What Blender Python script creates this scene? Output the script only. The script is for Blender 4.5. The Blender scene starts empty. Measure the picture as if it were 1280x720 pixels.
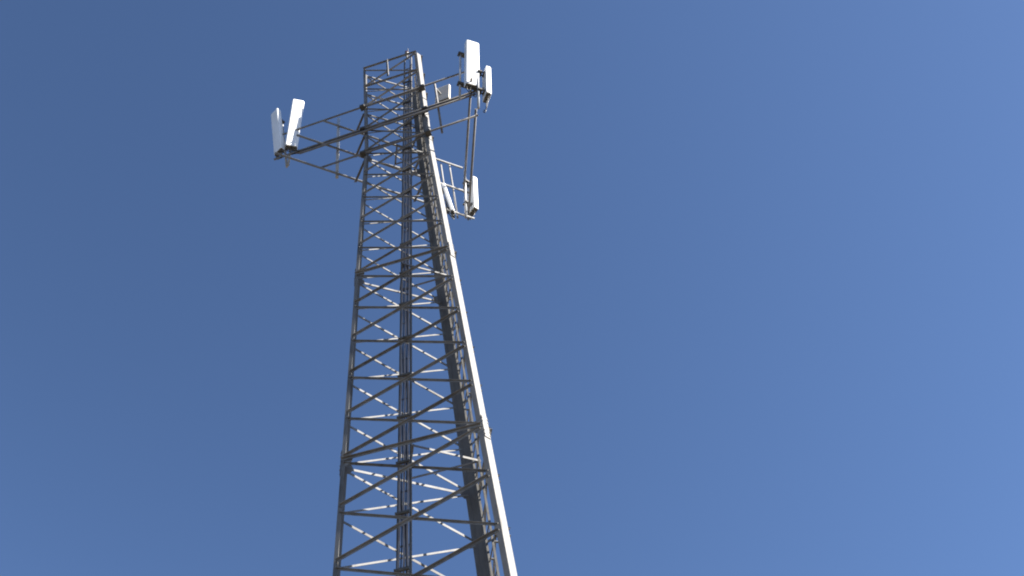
import bpy, math, random
from mathutils import Vector, Matrix
random.seed(7)
rad = math.radians
sc = bpy.context.scene
C = sc.collection

# ------------------------------------------------------------------ camera
EYE = Vector((0, 0, 1.6))
PITCH, ROLL = rad(54.60), rad(0.55)
cam_d = bpy.data.cameras.new('camera')
cam = bpy.data.objects.new('camera', cam_d); C.objects.link(cam)
rt = Vector((1, 0, 0)); up0 = Vector((0, -math.sin(PITCH), math.cos(PITCH)))
fw = Vector((0, math.cos(PITCH), math.sin(PITCH)))
rt2 = rt * math.cos(ROLL) - up0 * math.sin(ROLL)
up2 = rt * math.sin(ROLL) + up0 * math.cos(ROLL)
cam.matrix_world = Matrix(((rt2.x, up2.x, -fw.x, EYE.x), (rt2.y, up2.y, -fw.y, EYE.y),
                           (rt2.z, up2.z, -fw.z, EYE.z), (0, 0, 0, 1)))
cam_d.sensor_width = 36.0
cam_d.lens = 1274.7 / 1280 * 36
cam_d.shift_x = (640 - 451.7) / 1280
cam_d.clip_end = 5000
sc.camera = cam

# ------------------------------------------------------------------ light
SUN_AZ, SUN_EL = rad(90 + 20), rad(35)          # clockwise from +Y
world = bpy.data.worlds.new('World'); sc.world = world; world.use_nodes = True
wn = world.node_tree; bg = wn.nodes['Background']
sky = wn.nodes.new('ShaderNodeTexSky'); sky.sky_type = 'NISHITA'; sky.sun_disc = False
sky.sun_elevation = SUN_EL; sky.sun_rotation = SUN_AZ
sky.altitude = 1500; sky.air_density = 0.7; sky.dust_density = 0.5; sky.ozone_density = 4.3
wn.links.new(sky.outputs[0], bg.inputs[0]); bg.inputs[1].default_value = 0.050
sun_d = bpy.data.lights.new('sun', 'SUN'); sun_d.energy = 5.0; sun_d.angle = rad(0.53)
sun_d.color = (1.0, 0.96, 0.90)
sun = bpy.data.objects.new('sun', sun_d); C.objects.link(sun)
sdir = Vector((math.sin(SUN_AZ) * math.cos(SUN_EL), math.cos(SUN_AZ) * math.cos(SUN_EL), math.sin(SUN_EL)))
sun.rotation_euler = sdir.to_track_quat('Z', 'Y').to_euler()
sun.location = (30, -10, 40)
sc.view_settings.view_transform = 'Standard'; sc.view_settings.look = 'None'
sc.view_settings.exposure = 2.22; sc.view_settings.gamma = 1.0
sc.view_settings.use_curve_mapping = False
sc.cycles.pixel_filter_type = 'BLACKMAN_HARRIS'; sc.cycles.filter_width = 2.0

# ------------------------------------------------------------------ materials
def mat(name, cols, rough=.6, metal=0., scale=8., detail=6., bump=0., stretch=1., spec=.25):
    m = bpy.data.materials.new(name); m.use_nodes = True
    nt = m.node_tree; b = nt.nodes['Principled BSDF']
    tc = nt.nodes.new('ShaderNodeTexCoord'); mp = nt.nodes.new('ShaderNodeMapping')
    geo = nt.nodes.new('ShaderNodeNewGeometry')
    mp.inputs['Scale'].default_value = (1, 1, stretch)
    nz = nt.nodes.new('ShaderNodeTexNoise'); nz.inputs['Scale'].default_value = scale
    nz.inputs['Detail'].default_value = detail; nz.inputs['Roughness'].default_value = .65
    rp = nt.nodes.new('ShaderNodeValToRGB')
    n = len(cols)
    while len(rp.color_ramp.elements) < n: rp.color_ramp.elements.new(.5)
    for i, c in enumerate(cols):
        e = rp.color_ramp.elements[i]; e.position = .3 + .4 * i / (n - 1); e.color = (*c, 1)
    nt.links.new(geo.outputs['Position'], mp.inputs[0]); nt.links.new(mp.outputs[0], nz.inputs['Vector'])
    nt.links.new(nz.outputs['Fac'], rp.inputs[0]); nt.links.new(rp.outputs[0], b.inputs['Base Color'])
    rr = nt.nodes.new('ShaderNodeMapRange')
    rr.inputs[1].default_value = .3; rr.inputs[2].default_value = .7
    rr.inputs[3].default_value = rough - .1; rr.inputs[4].default_value = rough + .12
    nt.links.new(nz.outputs['Fac'], rr.inputs[0]); nt.links.new(rr.outputs[0], b.inputs['Roughness'])
    b.inputs['Metallic'].default_value = metal
    b.inputs['Specular IOR Level'].default_value = spec
    if bump:
        bp = nt.nodes.new('ShaderNodeBump'); bp.inputs['Strength'].default_value = bump
        nt.links.new(nz.outputs['Fac'], bp.inputs['Height']); nt.links.new(bp.outputs[0], b.inputs['Normal'])
    return m
GALV = mat('galvanised_steel', [(.135, .128, .119), (.195, .189, .18), (.245, .24, .232)], .7, 0, 6, stretch=.35)
LEGM = mat('zinc_mottled_leg_steel', [(.072, .066, .058), (.125, .119, .110), (.160, .154, .146), (.112, .105, .095)], .68, 0, 5, 10, stretch=.25)
GALV2 = mat('weathered_galvanised_steel', [(.095, .085, .074), (.145, .137, .127), (.20, .194, .185)], .7, 0, 7, stretch=.4)
PIPE = mat('galvanised_pipe', [(.11, .10, .09), (.16, .15, .14), (.21, .20, .19)], .6, 0, 9)
WHITE = mat('white_radome', [(.60, .58, .53), (.72, .71, .685), (.78, .775, .76)], .42, 0, 3, stretch=.3)
BEIGE = mat('beige_radome', [(.46, .42, .36), (.54, .50, .44)], .5, 0, 6)  # darker, warmer skin than the white radomes, small panel only
GREYPL = mat('grey_plastic', [(.09, .08, .06), (.13, .12, .10)], .6, 0, 12)
BRKT = mat('bracket_steel', [(.06, .055, .048), (.10, .095, .085)], .6, 0, 14)
BLACK = mat('black_cable_jacket', [(.016, .015, .015), (.03, .028, .027)], .5, 0, 10)
GREYC = mat('grey_cable_jacket', [(.20, .175, .165), (.29, .26, .245)], .5, 0, 10)
NEWG = mat('new_galvanised_pipe', [(.33, .33, .325), (.42, .42, .415)], .5, 0, 9)
CONC = mat('concrete', [(.30, .29, .27), (.40, .39, .36)], .85, 0, 6, bump=.2)
GROUND = mat('dry_ground', [(.042, .037, .030), (.060, .052, .043), (.080, .070, .058)], .95, 0, .35, 12, .4)
RED = mat('dark_lens', [(.05, .02, .018), (.07, .03, .025)], .2, 0, 10)

# ------------------------------------------------------------------ helpers
def mesh(name, vs, fs, m, parent=None, loc=None, smooth=False):
    """one mesh object; vertices in world space (parent an unrotated Empty) unless loc is given"""
    if loc is None:
        c = Vector((0, 0, 0))
        for v in vs: c += Vector(v)
        c /= len(vs)
        vs = [Vector(v) - c for v in vs]; base = abs_loc(parent) if parent else Vector((0, 0, 0))
        loc = c - base
    me = bpy.data.meshes.new(name); me.from_pydata([tuple(v) for v in vs], [], fs); me.update()
    me.materials.append(m)
    if smooth:
        for p in me.polygons: p.use_smooth = len(p.vertices) == 4
    o = bpy.data.objects.new(name, me); C.objects.link(o); o.location = loc
    if parent: o.parent = parent
    return o
def abs_loc(o):
    l = Vector((0, 0, 0))
    while o: l += o.location; o = o.parent
    return l
def extr(poly0, poly1):
    n = len(poly0)
    fs = [(i, (i + 1) % n, n + (i + 1) % n, n + i) for i in range(n)]
    fs += [tuple(reversed(range(n))), tuple(range(n, 2 * n))]
    return list(poly0) + list(poly1), fs
def join(parts):
    V, F = [], []
    for vs, fs in parts:
        k = len(V); V += list(vs); F += [tuple(i + k for i in f) for f in fs]
    return V, F
def frame(d):
    d = d.normalized(); a = Vector((0, 0, 1)) if abs(d.z) < .9 else Vector((1, 0, 0))
    x = d.cross(a).normalized(); return x, x.cross(d)
def cyl(p0, p1, r, n=12, r1=None):
    p0, p1 = Vector(p0), Vector(p1); x, y = frame(p1 - p0); r1 = r if r1 is None else r1
    c = [(math.cos(2 * math.pi * i / n), math.sin(2 * math.pi * i / n)) for i in range(n)]
    return extr([p0 + x * a * r + y * b * r for a, b in c], [p1 + x * a * r1 + y * b * r1 for a, b in c])
def tube(pts, r, n=8):
    pts = [Vector(p) for p in pts]; V, F = [], []
    px = None
    for i, p in enumerate(pts):
        d = (pts[min(i + 1, len(pts) - 1)] - pts[max(i - 1, 0)]).normalized()
        if px is None: x, y = frame(d)
        else:
            x = (px - d * px.dot(d)).normalized(); y = d.cross(x)
        px = x
        V += [p + x * r * math.cos(2 * math.pi * k / n) + y * r * math.sin(2 * math.pi * k / n) for k in range(n)]
        if i: F += [((i - 1) * n + k, (i - 1) * n + (k + 1) % n, i * n + (k + 1) % n, i * n + k) for k in range(n)]
    F += [tuple(reversed(range(n))), tuple(range(len(V) - n, len(V)))]
    return V, F
def box(c, ax, ay, az, sx, sy, sz):
    c = Vector(c); q = [(-1, -1), (1, -1), (1, 1), (-1, 1)]
    return extr([c + ax * sx / 2 * a + ay * sy / 2 * b - az * sz / 2 for a, b in q],
                [c + ax * sx / 2 * a + ay * sy / 2 * b + az * sz / 2 for a, b in q])
def L_bar(p0, p1, n, a, t, out=1, side=1):
    d = (p1 - p0).normalized(); e = n.cross(d).normalized()
    if e.z < 0: e = -e
    m = d.cross(e).normalized()
    if m.dot(n) < 0: m = -m
    s = side
    pr = [(-s * a / 2, 0), (s * a / 2, 0), (s * a / 2, out * a), (s * (a / 2 - t), out * a), (s * (a / 2 - t), out * t), (-s * a / 2, out * t)]
    return extr([p0 + e * u + m * v for u, v in pr], [p1 + e * u + m * v for u, v in pr])
def thing(name, label, cat, loc, group=None):
    o = bpy.data.objects.new(name, None); C.objects.link(o); o.location = loc
    o.empty_display_size = .3
    o['label'] = label; o['category'] = cat
    if group: o['group'] = group
    return o
def part(name, vf, m, parent, smooth=False):
    return mesh(name, vf[0], vf[1], m, parent, smooth=smooth)

# ------------------------------------------------------------------ ground
gv, gf = [], []
N = 40
def gco(i): 
    t = 2 * i / N - 1; return math.copysign(abs(t) ** 3, t) * 2500
for j in range(N + 1):
    for i in range(N + 1):
        x, y = gco(i), gco(j)
        rr = math.hypot(x, y - 10)
        gv.append((x, y, -0.004 + min(1, max(0, rr - 6) / 40) * .25 * math.sin(x * .13 + 1) * math.cos(y * .11)))
for j in range(N):
    for i in range(N): gf.append((j * (N + 1) + i, j * (N + 1) + i + 1, (j + 1) * (N + 1) + i + 1, (j + 1) * (N + 1) + i))
g = mesh('ground', gv, gf, GROUND, None, Vector((0, 0, 0))); g['kind'] = 'structure'

# ------------------------------------------------------------------ tower geometry
AX = Vector((0.9656, 10.0, 0))
ZB, HS, HT, K = 18.854 + 1.6, 4.4454, 4.2457, 0.05095     # bend height, section heights, taper
OFF = [Vector((-.868, .0158, 0)), Vector((.458, -.4361, 0)), Vector((.3958, .4203, 0))]
WB, FL, TH = .112, .072, .010                               # leg web, flange, thickness
def zlev(s): return ZB - s * HS if s >= 0 else ZB - s * HT
S_BASE = ZB / HS
def leg(i, s):
    z = zlev(s); w = 1 + K * max(0, ZB - z)
    return AX + OFF[i] * w + Vector((0, 0, z))
def edir(i, j): return (OFF[j] - OFF[i]).normalized()
def web(i):
    a, b = (i + 1) % 3, (i + 2) % 3
    bis = (edir(i, a) + edir(i, b)).normalized()
    w = Vector((-bis.y, bis.x, 0))
    if w.dot(edir(i, a)) < 0: w = -w
    return w, bis                                          # w points towards the side of leg i+1
def node(i, j, s, inset=.04):
    """point of leg i on the flange that looks along the face i-j"""
    w, _ = web(i); sg = 1 if j == (i + 1) % 3 else -1
    return leg(i, s) + w * sg * WB / 2 + edir(i, j) * inset
def fnorm(i, j):
    k = 3 - i - j; e = edir(i, j); n = Vector((e.y, -e.x, 0))
    if n.dot(OFF[k] - OFF[i]) > 0: n = -n
    return n
def leg_section(i, s):
    w, bis = web(i); a, b = (i + 1) % 3, (i + 2) % 3; P = leg(i, s)
    ea, eb = edir(i, a), edir(i, b)
    path = [P + w * WB / 2 + ea * (FL if i else .056), P + w * WB / 2, P - w * WB / 2, P - w * WB / 2 + eb * (FL if i else .084)]
    na, nb = -fnorm(i, a), -fnorm(i, b)
    def mitre(p, n1, n2): return p + (n1 + n2) * TH / (1 + n1.dot(n2))
    inn = [path[0] + na * TH, mitre(path[1], na, bis), mitre(path[2], bis, nb), path[3] + nb * TH]
    return path + inn[::-1]

tower = thing('lattice_tower', 'tall three-legged galvanised steel lattice tower with crossed bracing', 'tower', (AX.x, AX.y, 0))
joints = [-1, 0, 1, 2, 3, 4, S_BASE]
for i in range(3):
    for s0, s1 in zip(joints[:-1], joints[1:]):
        part('leg', extr(leg_section(i, s1), leg_section(i, s0)), LEGM, tower)
    w, bis = web(i)
    for s in joints[1:-1]:                                 # bolted splice plates
        P = leg(i, s); ax = (leg(i, s - .1) - leg(i, s + .1)).normalized()
        o = part('splice_plate', box(P - bis * .006, w, bis, ax, WB * .86, .011, .42), GALV2, tower)
        bl = []
        for u in (-.045, .045):
            for v in (-.16, -.09, .09, .16):
                c = P - bis * .0115 + w * u + ax * v; bl.append(cyl(c, c - bis * .009, 0.008, 6))
        b = part('bolts', join(bl), GALV2, o); b['kind'] = 'stuff'
    P = leg(i, S_BASE)
    part('footing', box(P + Vector((0, 0, .09)), Vector((1, 0, 0)), Vector((0, 1, 0)), Vector((0, 0, 1)), .8, .8, .30), CONC, tower)
    part('base_plate', box(P + Vector((0, 0, .255)), Vector((1, 0, 0)), Vector((0, 1, 0)), Vector((0, 0, 1)), .36, .36, .024), GALV2, tower)

levels = [-1, -.75, -.5, -.25] + [round(k * .2, 3) for k in range(24)]
levels = [s for s in levels if s <= S_BASE - .02]
if levels[-1] < S_BASE - .05: levels.append(S_BASE - .03)
BA, BT = .037, .005
boltv = []
for f, (i, j) in enumerate(((0, 1), (1, 2), (2, 0))):
    n = fnorm(i, j)
    for s0, s1 in zip(levels[:-1], levels[1:]):
        # s0 above s1
        jit = lambda: Vector((0, 0, random.uniform(-.008, .008)))
        A0, A1, B0, B1 = node(i, j, s0), node(i, j, s1), node(j, i, s0), node(j, i, s1)
        dz = Vector((0, 0, .05)); kk = .85 if s0 < 1 else 1.
        part('diagonal_brace', L_bar(A1 + dz + n * .002 + jit(), B0 - dz + n * .002 + jit(), n, BA * kk, BT, 1, 1), random.choice((GALV, GALV, GALV2)), tower)
        ii = n * -(TH + .008)
        part('diagonal_brace', L_bar(A0 - dz + ii + jit(), B1 + dz + ii + jit(), n, .029 * kk, BT, 1, 1), random.choice((GALV, GALV, GALV2)), tower)
        for p in (A1 + dz, B0 - dz, A0 - dz, B1 + dz):
            boltv.append(cyl(p + n * .006, p + n * .026, .011, 6))
    for s in (-1, -.75, -.5, 0, 1, 2, 3, 4):
        off = n * .012 if s >= 0 else n * .012
        part('horizontal_brace', L_bar(node(i, j, s, .01) + off, node(j, i, s, .01) + off, n, .040, BT, 1, 1), GALV, tower)
b = part('bolts', join(boltv), GALV2, tower); b['kind'] = 'stuff'
for s in (0, 1, 2, 3, 4):                                  # gusset plates where the sections meet
    for i in range(3):
        for j in ((i + 1) % 3, (i + 2) % 3):
            n = fnorm(i, j); e = edir(i, j); p = node(i, j, s, .075)
            q4 = [(-.06, -.13), (.03, -.11), (.085, -.03), (.085, .03), (.03, .11), (-.06, .13)]
            vf = extr([p - n * .0085 + e * u + Vector((0, 0, v)) for u, v in q4], [p - n * .0025 + e * u + Vector((0, 0, v)) for u, v in q4])
            part('gusset_plate', vf, GALV2, tower)
for s in (0, 1, 2, 3, 4):
    M = []
    for (i, j) in ((0, 1), (1, 2), (2, 0)):
        M.append((node(i, j, s) + node(j, i, s)) / 2 - fnorm(i, j) * .03)
    for a in range(3):
        p, r_ = M[a], M[(a + 1) % 3]
        dv = (r_ - p).normalized(); nv = Vector((dv.y, -dv.x, 0))
        if nv.y > 0: nv = -nv
        part('plan_brace', L_bar(p, r_, nv, .036, BT, -1, 1), GALV, tower)
# short hanger of the top panel
n = fnorm(0, 1)
m0 = node(0, 1, -1).lerp(node(1, 0, -1), .45); m1 = node(0, 1, -.79).lerp(node(1, 0, -.79), .45)
part('hanger', L_bar(m0 + n * .03, m1 + n * .03, n, .05, BT, 1, 1), GALV2, tower)

# climbing ladder inside the face between the two legs on the sunny side
n12 = fnorm(1, 2); e12 = edir(1, 2)
def lp(s, u): return (node(1, 2, s) + node(2, 1, s)) / 2 - n12 * .09 + e12 * u
rails = []
for u in (-.16, .16):
    rails.append(join([box_ for box_ in [extr(*[[lp(s, u) + e12 * a * .010 + n12 * b * .014 for a, b in ((-1, -1), (1, -1), (1, 1), (-1, 1))] for s in (s1, s0)]) for s0, s1 in ((-1, 0), (0, S_BASE - .05))]]))
o_l = part('climbing_ladder', rails[0], BRKT, tower)
part('rail', rails[1], BRKT, o_l)
z = .6; rv = []
while z < zlev(-1) - .1:
    s = (ZB - z) / HS if z <= ZB else -(z - ZB) / HT
    part('rung', cyl(lp(s, -.165), lp(s, .165), .009, 6), BRKT, o_l); z += .36
for k in range(9):
    s = -0.75 + k * .62
    if s < S_BASE:
        for u in (-.16, .16): part('standoff', cyl(lp(s, u), lp(s, u) + n12 * .09, .014, 6), GALV2, o_l)

# narrow cable ladder behind the shaded face, with the feeder cables
c0, c1 = Vector((.054, 9.905, .35)), Vector((1.185, 9.800, zlev(-1) + .28))
cd = (c1 - c0).normalized(); cx = Vector((.93, -.36, 0)); cx = (cx - cd * cx.dot(cd)).normalized(); cy = cd.cross(cx)
def cbar(u, v, su, sv, a=0., b=1.):
    q4 = ((-1, -1), (1, -1), (1, 1), (-1, 1))
    return extr([c0.lerp(c1, a) + cx * (u + x * su / 2) + cy * (v + y * sv / 2) for x, y in q4],
                [c0.lerp(c1, b) + cx * (u + x * su / 2) + cy * (v + y * sv / 2) for x, y in q4])
o_c = part('cable_ladder', cbar(-.085, 0, .020, .05), BRKT, tower)
part('rail', cbar(.085, 0, .020, .05), BRKT, o_c)
Lc = (c1 - c0).length; k = 0
for q_ in range(int(Lc / .45)):
    p = c0 + cd * (.2 + q_ * .45)
    part('rung', cyl(p - cx * .085, p + cx * .085, .011, 6), GALV2, o_c)
for s in levels[1:-1]:
    zz = (zlev(s) + zlev(s + .1)) / 2
    t = (zz - c0.z) / (c1.z - c0.z); p = c0 + (c1 - c0) * t
    # bracket from ladder to shaded face
    e = edir(0, 1); nn = fnorm(0, 1); d0 = (node(0, 1, s) - p).dot(nn)
    part('ladder_bracket', box(p + nn * min(.14, max(.06, d0 * .5)), e, nn, Vector((0, 0, 1)), .19, .035, .035), BRKT, o_c)
cables = [(-.056, .015, GREYC), (-.026, .009, BLACK), (.004, .016, GREYC), (.034, .009, BLACK), (.059, .014, GREYC)]
for ci, (u, r, m) in enumerate(cables):
    pts = []
    for k in range(60):
        t = k / 59 * (.90 + .02 * ci)
        pts.append(c0.lerp(c1, t) + cx * (u + .006 * math.sin(k * 1.7 + ci * 2)) - cy * (.032 + .006 * math.sin(k * .9 + ci)))
    V, F = tube(pts, r, 7)
    o = mesh('feeder_cable', V, F, m, None, smooth=True)
    o['label'] = ('black' if m is BLACK else 'brownish grey') + ' feeder cable running up the narrow cable ladder inside the tower'
    o['category'] = 'cable'; o['group'] = 'feeder cables on the cable ladder'

# lamp stub at the very top
tp = c1 + Vector((-.02, 0, 0))
bx_ = thing('obstruction_light', 'small dark obstruction light on a stub at the tower top', 'lamp', tp)
part('stub', join([cyl(tp - cd * .02, tp + Vector((0, 0, .22)), .022, 10), cyl(tp + Vector((.045, 0, -.3)), tp + Vector((.045, 0, .62)), .008, 6)]), GALV2, bx_)
part('housing', cyl(tp + Vector((0, 0, .22)), tp + Vector((0, 0, .30)), .05, 12), BRKT, bx_)
part('lens', join([cyl(tp + Vector((0, 0, .30)), tp + Vector((0, 0, .40)), .045, 12, .04), cyl(tp + Vector((0, 0, .40)), tp + Vector((0, 0, .43)), .04, 12, .015)]), RED, bx_, True)

# ------------------------------------------------------------------ antenna frame
CL, CR, CD = Vector((-.783, 10.225, 0)), Vector((2.34, 9.092, 0)), Vector((2.323, 11.433, 0))
nd = (CR - CL).normalized(); fd = (CD - CL).normalized(); rd = (CD - CR).normalized()
ZT, ZM, ZL = ZB + 2.088, ZB + .984, ZB - .112
Zv = Vector((0, 0, 1))
mount = thing('antenna_frame', 'triangular antenna frame of galvanised pipes clamped around the tower top', 'antenna frame', (AX.x, AX.y, ZL))
def rail(p0, p1, r=.030, m=PIPE): return part('rail', cyl(p0, p1, r * .84, 12), m, mount, True)
on = Vector((nd.y, -nd.x, 0))                      # outward of the shaded side
for z, a, b, r in ((ZT, 1.17, .06, .026), (ZM, 1.17, .30, .030), (ZL, .05, .05, .026)):
    rail(CL - nd * a + Zv * z, CR + nd * b + Zv * z, r)
rail(CL - nd * .55 + on * .03 + Zv * (ZM - .19), CR + nd * .10 + on * .03 + Zv * (ZM - .19), .026)
for z, a, b in ((ZT, .05, .05), (ZM, .62, .12), (ZL, 1.04, .12)):
    z -= .066
    rail(CL - fd * a + Zv * z, CD + fd * b + Zv * z, .028, GALV)
for z, a, b in ((ZM, .30, .10), (ZL, .12, .15)):
    z += .064
    rail(CR - rd * a + Zv * z, CD + rd * b + Zv * z, .030)
# struts from the legs to the rear rails
for z in (ZT, ZM, ZL):
    s = (ZB - z) / HS if z <= ZB else -(z - ZB) / HT
    for li, al in ((0, .05), (2, .0)):
        P = leg(li, s); fo = Vector((-fd.y, fd.x, 0))
        dist = (CL - P).dot(fo)
        part('strut', L_bar(P + Zv * -.12, P + fo * (dist + .03) + Zv * -.12, Zv, .05, .006, -1, 1), GALV2, mount)
# clamps on the two legs of the shaded side
for z in (ZT, ZM, ZL):
    s = (ZB - z) / HS if z <= ZB else -(z - ZB) / HT
    for li in (0, 1):
        P = leg(li, s); t = (P - CL).dot(nd); q = CL + nd * t + Zv * z
        part('clamp', box((q + P) / 2 + on * .04, nd, on, Zv, .11, .13, .07), BRKT, mount)
def pipe(p, z0, z1, r=.028, m=NEWG):
    return part('mount_pipe', cyl(Vector((p.x, p.y, z0)), Vector((p.x, p.y, z1)), r, 12), m, mount, True)
q = CL + fd * .33 + Vector((-.01, .06, 0)); pipe(q, ZL - .12, ZT + .42, .034)      # spare pipe on the rear rails
q = CL + nd * 2.58 - on * .065; pipe(q, ZL - .1, ZT + .12, .024, PIPE)
q = CL + fd * 2.86 + Vector((-.02, .06, 0)); pipe(q, ZL - .1, ZT - .1, .019, GALV)
q = CD - fd * .25 + Vector((-.02, .06, 0)); pipe(q, ZL - .15, ZT + .05, .019, GALV)

# ------------------------------------------------------------------ antennas
def rounded(w, d, r, n=4):
    pts = []
    for cx_, cy_, a0 in ((d / 2 - r, w / 2 - r, 0), (-d / 2 + .012, w / 2 - .012, 90), (-d / 2 + .012, -w / 2 + .012, 180), (d / 2 - r, -w / 2 + r, 270)):
        rr = r if cx_ > 0 else .012
        for k in range(n + 1):
            a = rad(a0 + 90 * k / n); pts.append((cx_ + rr * math.cos(a), cy_ + rr * math.sin(a)))
    return pts
def antenna(name, label, pos, zc, yaw, tilt, roll, w, h, d, pipe_len=None, cat='antenna', ncon=2, gap=.10, drop=None, poff=0., skin=None, group='panel antennas on the tower frame'):
    yaw, tilt, roll = rad(yaw), rad(tilt), rad(roll)
    n0 = Vector((math.cos(yaw), math.sin(yaw), 0)); wv = Vector((-math.sin(yaw), math.cos(yaw), 0))
    u = Zv * math.cos(tilt) + n0 * math.sin(tilt); n2 = wv.cross(u)
    u2 = u * math.cos(roll) + wv * math.sin(roll); w2 = u2.cross(n2)
    if w2.dot(wv) < 0: w2 = -w2
    c = Vector((pos[0], pos[1], zc + ZB))
    base = c - u2 * h / 2
    o = thing(name, label, cat, base, group)
    def P(x, y, z): return base + n2 * x + w2 * y + u2 * z
    prof = rounded(w, d, min(.035, d * .3))
    ins = [(x * .9, y * .95) for x, y in prof]
    rings = [(ins, .012), (prof, .03), (prof, h - .03), (ins, h - .004)]
    V = []; F = []; n = len(prof)
    for pr, zz in rings: V += [P(x, y, zz) for x, y in pr]
    for r_ in range(3): F += [(r_ * n + k, r_ * n + (k + 1) % n, (r_ + 1) * n + (k + 1) % n, (r_ + 1) * n + k) for k in range(n)]
    F += [tuple(reversed(range(n))), tuple(range(3 * n, 4 * n))]
    part('radome', (V, F), skin or WHITE, o)
    small = [(x * .84, y * .93) for x, y in prof]
    part('end_cap', extr([P(x, y, -.012) for x, y in small], [P(x, y, .014) for x, y in small]), GREYPL, o)
    # brackets at the back, reaching the mount pipe
    pb = -d / 2 - gap
    for zz in (h * .16, h * .84) if h > 1 else (h * .5,):
        br = part('bracket', join([box(P(-d / 2 - .012, 0, zz), n2, w2, u2, .026, w * .5, .09),
                   box(P((pb - d / 2) / 2, .035, zz), n2, w2, u2, gap, .012, .06), box(P((pb - d / 2) / 2, -.035, zz), n2, w2, u2, gap, .012, .06)]), BRKT, o)
        part('clamp', box(P(pb - .01, poff / 2, zz), n2, w2, u2, .10, .13 + abs(poff), .05), BRKT, br)
    for k in range(ncon):
        y = (k - (ncon - 1) / 2) * w * (.42 if ncon < 3 else .24)
        cn = part('connector', cyl(P(0, y, -.012), P(0, y, -.075), .017, 8), BRKT, o)
        tgt = P(pb, y * .3, -.30) if drop is None else Vector(drop) + w2 * y * .3
        a = P(0, y, -.075); pts = []
        for q_ in range(13):
            t = q_ / 12
            b0, b1, b2, b3 = a, a - u2 * (.22 + .05 * (k % 3)), tgt - Zv * (.10 + .05 * k) + n2 * .05, tgt
            pts.append(b0 * (1 - t) ** 3 + b1 * 3 * t * (1 - t) ** 2 + b2 * 3 * t * t * (1 - t) + b3 * t ** 3)
        V, F = tube(pts, .0095, 6); part('jumper_cable', (V, F), BLACK, o, True)
    pp = P(pb - .03, 0, h / 2)
    if pipe_len:
        z0, z1 = pipe_len
        pa, pe = P(pb - .03, poff, h / 2 + (z0 - zc)), P(pb - .03, poff, h / 2 + (z1 - zc))
        part('mount_pipe', cyl(pa, pe, .025, 12), NEWG, mount, True)
    return o
antenna('panel_antenna', 'large white panel antenna standing highest, on the frame corner beside the sunlit leg', (2.452, 8.91), 2.04, -73.6, 3.3, 4.4, .31, 2.19, .13, ncon=4, pipe_len=(.62, 2.95), drop=(2.40, 9.2, ZM + .1), poff=-.20)
antenna('panel_antenna', 'long brightly lit white panel antenna near the outer tip of the frame', (-1.496, 10.504), 2.46, -78.1, 2.2, 1.2, .285, 2.21, .13, ncon=4, pipe_len=(.92, 3.3), drop=(-1.3, 10.42, ZM + .04))
antenna('panel_antenna', 'long shaded white panel antenna turned outward at the very tip of the frame', (-1.896, 10.639), 2.34, -137.0, 5.0, -3.3, .255, 1.98, .12, ncon=4, pipe_len=(.92, 3.1), drop=(-1.7, 10.56, ZM + .04))
antenna('panel_antenna', 'shorter white panel antenna seen from behind, beside the large high panel', (2.686, 8.966), 1.13, 16.4, 5.6, -1.0, .25, 1.38, .12, (-.2, 1.9), drop=(2.5, 9.03, ZL + .1))
antenna('panel_antenna', 'shorter white panel antenna low on the rear corner of the frame', (2.49, 11.508), .81, 32, 5.2, -.3, .29, 1.48, .12, (-.35, 1.9), drop=(2.3, 11.42, ZL + .05))
antenna('panel_antenna', 'narrow white panel antenna seen edge on, low on the rear rail next to the leg', (1.905, 11.289), .30, -10, -6.0, -3, .20, 1.12, .085, (-.35, 1.05), drop=(1.75, 11.2, ZL + .05))
q7 = CL + nd * 2.58 - on * .065
sm = antenna('small_panel_antenna', 'small square pale panel antenna on a stub behind the pipe rails', (1.839, 9.572), 1.97, -113.7, -3.8, 3.7, .34, .76, .07, None, ncon=1, gap=.07, drop=(1.66, 9.42, ZM + .1), skin=BEIGE)
part('side_arm', cyl(Vector((q7.x, q7.y, ZB + 1.95)), Vector((1.875, 9.665, ZB + 1.95)), .02, 8), BRKT, sm)

# cables lying along the double rail of the shaded side
for k in range(4):
    pts = []
    for q_ in range(30):
        t = q_ / 29
        p = (CL - nd * (.75 - .1 * k)).lerp(CR + nd * (.05 * k - .2), t)
        pts.append(p + on * (.0 + .006 * math.sin(q_ * 1.3 + k)) + Zv * (ZM - .048 - .032 * k + .006 * math.sin(q_ * .8 + 2 * k)))
    V, F = tube(pts, .013, 7)
    o = mesh('jumper_cable_run', V, F, (BLACK, GREYC, GREYC, BLACK)[k], None, smooth=True)
    o['label'] = ('black', 'brownish grey', 'brownish grey', 'black')[k] + ' antenna cable lying along the double rail of the frame'
    o['category'] = 'cable'; o['group'] = 'cables on the double rail'
